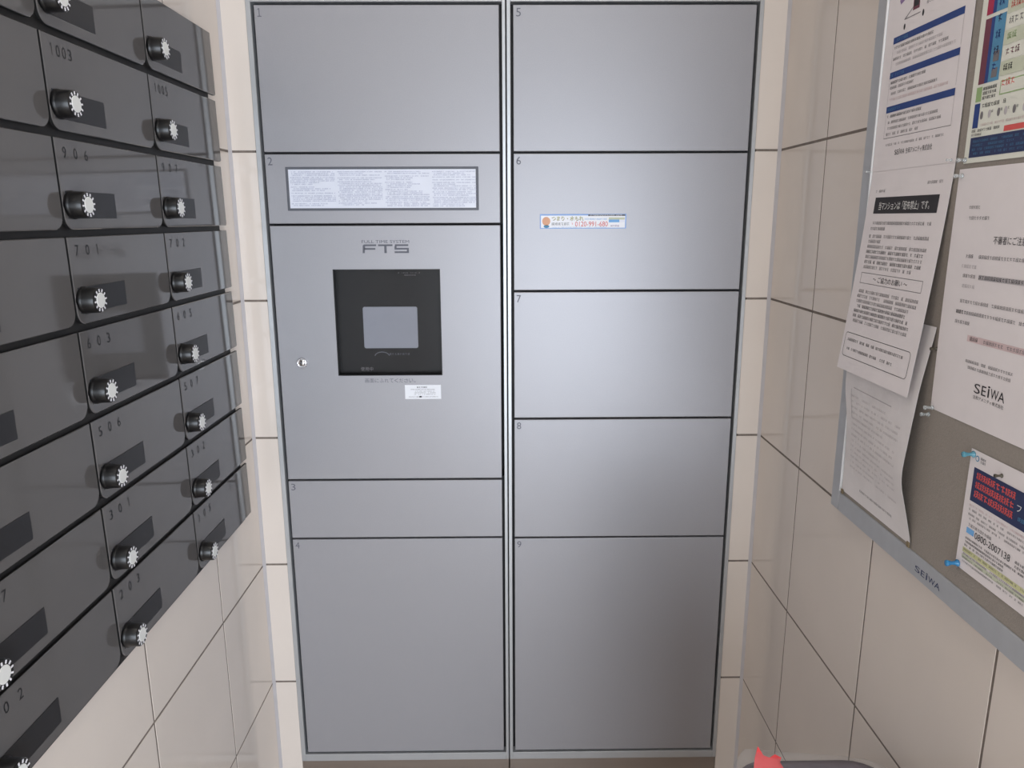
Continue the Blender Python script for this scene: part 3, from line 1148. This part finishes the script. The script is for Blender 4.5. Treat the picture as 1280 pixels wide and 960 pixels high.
for v in (106, 110.5, 115):
    pr.glyphs(12, v, 85 if v > 110 else 196, 3.0, M_INK)
pr.rect(10, 120, 200, 126, M_YEL, 0.25)
pr.rect(10, 129, 200, 134, M_PALEG, 0.25)
for v in (121, 126.5, 131, 136):
    pr.glyphs(12, v, 196, 2.6, M_INKG, 0.45, spaces=0.2)
pl(pr)

# ------------------------------------------------------------------ pins and clips


def pin(label, y, z, off, m, scale=1.0, name='push_pin', group=None):
    bm = bmesh.new()
    s = scale
    lathe(bm, [(0, 0.0), (0.0040 * s, 0.0), (0.0042 * s, 0.0012 * s), (0.0024 * s, 0.0030 * s), (0.0021 * s, 0.0075 * s), (0.0030 * s, 0.0105 * s), (0.0036 * s, 0.0125 * s), (0.0034 * s, 0.0140 * s), (0, 0.0142 * s)], axis='X', n=20)
    for v in bm.verts:
        v.co.x = -v.co.x
    o = finish(name, bm, m, None, True)
    o.location = (BX - off, y, z)
    return tag(o, label, 'push pin', group)


pin('clear push pin where the blue-barred and black-titled notices meet, on the locker side', -0.4310, 1.4590, 0.0042, M_CLEAR, 0.5)
pin('clear push pin where the blue-barred and black-titled notices meet, away from the lockers', -0.6370, 1.4610, 0.0042, M_CLEAR, 0.45)
pin('clear push pin at the lower corner of the colourful flyer', -0.6620, 1.4590, 0.0020, M_CLEAR, 0.72)
pin('clear push pin at the upper corner of the suspicious-person notice', -0.6600, 1.4410, 0.0020, M_CLEAR, 0.72)
pin('clear push pin through the lower corner of the suspicious-person notice', -0.6580, 1.1540, 0.0024, M_CLEAR, 0.75)
pin('clear push pin in the bare felt just below the suspicious-person notice', -0.6485, 1.1425, 0.0004, M_CLEAR, 0.75)
pin('small dark pin in the felt between the curled sheet and a notice', -0.6490, 1.2290, 0.0004, M_PINDARK, 0.62)
pin('teal push pin at the top corner of the small blue-banner flyer', -0.7500, 1.1210, 0.0014, M_PINTEAL, 0.95)
pin('bright blue push pin at the bottom corner of the small blue-banner flyer', -0.7505, 0.9830, 0.0030, M_PINBLUE, 1.05)
pin('small dark pin on the top margin of the small blue-banner flyer', -0.8020, 1.1130, 0.0014, M_PINDARK, 0.6)
for y, lab in ((-0.4400, 'small brown clip at the curled sheet corner next to the board frame corner'), (-0.6420, 'small brown clip at the curled sheet corner above the blue lettering')):
    bm = bmesh.new()
    box(bm, BX - 0.0040, BX - 0.0022, y - 0.0035, y + 0.0035, 0.9530, 0.9610, bev=0.0006)
    tag(finish('paper_clip', bm, M_CLIP), lab, 'clip')

# ------------------------------------------------------------------ waste bin with plastic bag
bx0, bx1, by0, by1, bz = 0.296, 0.508, -0.955, -0.695, 0.663


def rrect(x0, x1, y0, y1, rad, n=6):
    pts = []
    for cx, cy, a0 in ((x1 - rad, y1 - rad, 0), (x0 + rad, y1 - rad, 90), (x0 + rad, y0 + rad, 180), (x1 - rad, y0 + rad, 270)):
        for k in range(n + 1):
            a = math.radians(a0 + 90 * k / n)
            pts.append((cx + rad * math.cos(a), cy + rad * math.sin(a)))
    return pts


tb = thing('waste_bin', 'dark mauve waste bin standing on the floor below the notice board', 'bin', ((bx0 + bx1) / 2, (by0 + by1) / 2, 0))
bm = bmesh.new()
cx, cy = (bx0 + bx1) / 2, (by0 + by1) / 2
prof = [(0.86, 0.001), (0.88, 0.02), (0.97, bz - 0.03), (0.965, bz - 0.012), (0.93, bz - 0.012), (0.84, 0.03)]
rings = []
base = rrect(bx0 - cx, bx1 - cx, by0 - cy, by1 - cy, 0.05)
for s, z in prof:
    rings.append([bm.verts.new((x * s, y * s, z)) for x, y in base])
nb = len(base)
for A, B in zip(rings, rings[1:]):
    for i in range(nb):
        j = (i + 1) % nb
        bm.faces.new((A[i], A[j], B[j], B[i]))
bm.faces.new(rings[0])
bm.faces.new(rings[-1])
finish('bin_body', bm, M_BIN, tb, True)
bm = bmesh.new()
rr = []
for s, z in ((0.975, bz - 0.030), (1.0, bz - 0.026), (1.005, bz - 0.006), (0.985, bz), (0.94, bz - 0.002), (0.93, bz - 0.014), (0.975, bz - 0.030)):
    rr.append([bm.verts.new((x * s, y * s, z)) for x, y in base])
for A, B in zip(rr, rr[1:]):
    for i in range(nb):
        j = (i + 1) % nb
        bm.faces.new((A[i], A[j], B[j], B[i]))
finish('rim', bm, M_BIN, tb, True)

# the bag: film over the rim, puffed up at the locker side, hanging down outside
rnd = random.Random(3)
ph = [rnd.uniform(0, 6.28) for _ in range(12)]


def wr_(a, k):
    return sum(math.sin((3 + 2 * i) * a + ph[i] + k * (1.3 + i * 0.4)) / (1 + 0.5 * i) for i in range(6)) / 3


tg = thing('plastic_bag', 'clear plastic bag with red print lining the waste bin', 'bag', (cx, cy, bz))
bm = bmesh.new()
nseg = 96
big = rrect(bx0 - cx, bx1 - cx, by0 - cy, by1 - cy, 0.05, 23)
big = [big[int(i * len(big) / nseg)] for i in range(nseg)]
stack = [(1.035, -0.13, 0.010, 0.012), (1.03, -0.07, 0.008, 0.004), (1.022, -0.02, 0.005, 0.003), (1.016, 0.000, 0.003, 0.003), (1.0, 0.006, 0.003, 0.003), (0.93, 0.008, 0.003, 0.004), (0.82, 0.004, 0.004, 0.005), (0.62, -0.004, 0.006, 0.010), (0.35, -0.030, 0.006, 0.012), (0.12, -0.045, 0.004, 0.008)]
rg = []
for k, (s, z, wa, wz) in enumerate(stack):
    ring = []
    for i, (x, y) in enumerate(big):
        a = 2 * PI * i / nseg
        w = wr_(a, k)
        ln = math.hypot(x, y)
        puff = 0.016 * math.exp(-(((x + 0.075) / 0.035) ** 2 + ((y - 0.11) / 0.05) ** 2)) if k >= 3 else 0
        # keep the skirt clear of the wall behind
        xx = x * s + x / ln * wa * w
        ring.append(bm.verts.new((xx, y * s + y / ln * wa * w, z + wz * w + puff)))
    rg.append(ring)
for A, B in zip(rg, rg[1:]):
    for i in range(nseg):
        j = (i + 1) % nseg
        bm.faces.new((A[i], A[j], B[j], B[i]))
bm.faces.new(rg[-1])
bag = finish('bag_film', bm, M_BAG, tg, True)
bag['label'] = 'clear crumpled plastic film'
# red printed patch on the puffed fold, slightly proud of the film
bm = bmesh.new()
pts = [(-0.020, -0.012), (-0.016, 0.006), (-0.010, 0.020), (-0.004, 0.009), (0.004, 0.006), (0.012, 0.010), (0.020, 0.006), (0.016, -0.002), (0.022, -0.008), (0.008, -0.010), (0.004, -0.018), (-0.006, -0.014), (-0.014, -0.020)]
fr = [bm.verts.new((a, 0.0, c)) for a, c in pts]
bk = [bm.verts.new((a, 0.0012, c)) for a, c in pts]
bm.faces.new(fr)
bm.faces.new(bk)
for i in range(len(fr)):
    j = (i + 1) % len(fr)
    bm.faces.new((fr[i], fr[j], bk[j], bk[i]))
bmesh.ops.triangulate(bm, faces=bm.faces)
rp = finish('red_print', bm, M_BAGRED, tg)
rp.location = (0.345 - cx, -0.716 - cy, 0.013)
rp.rotation_euler = (math.radians(-35), 0, 0)
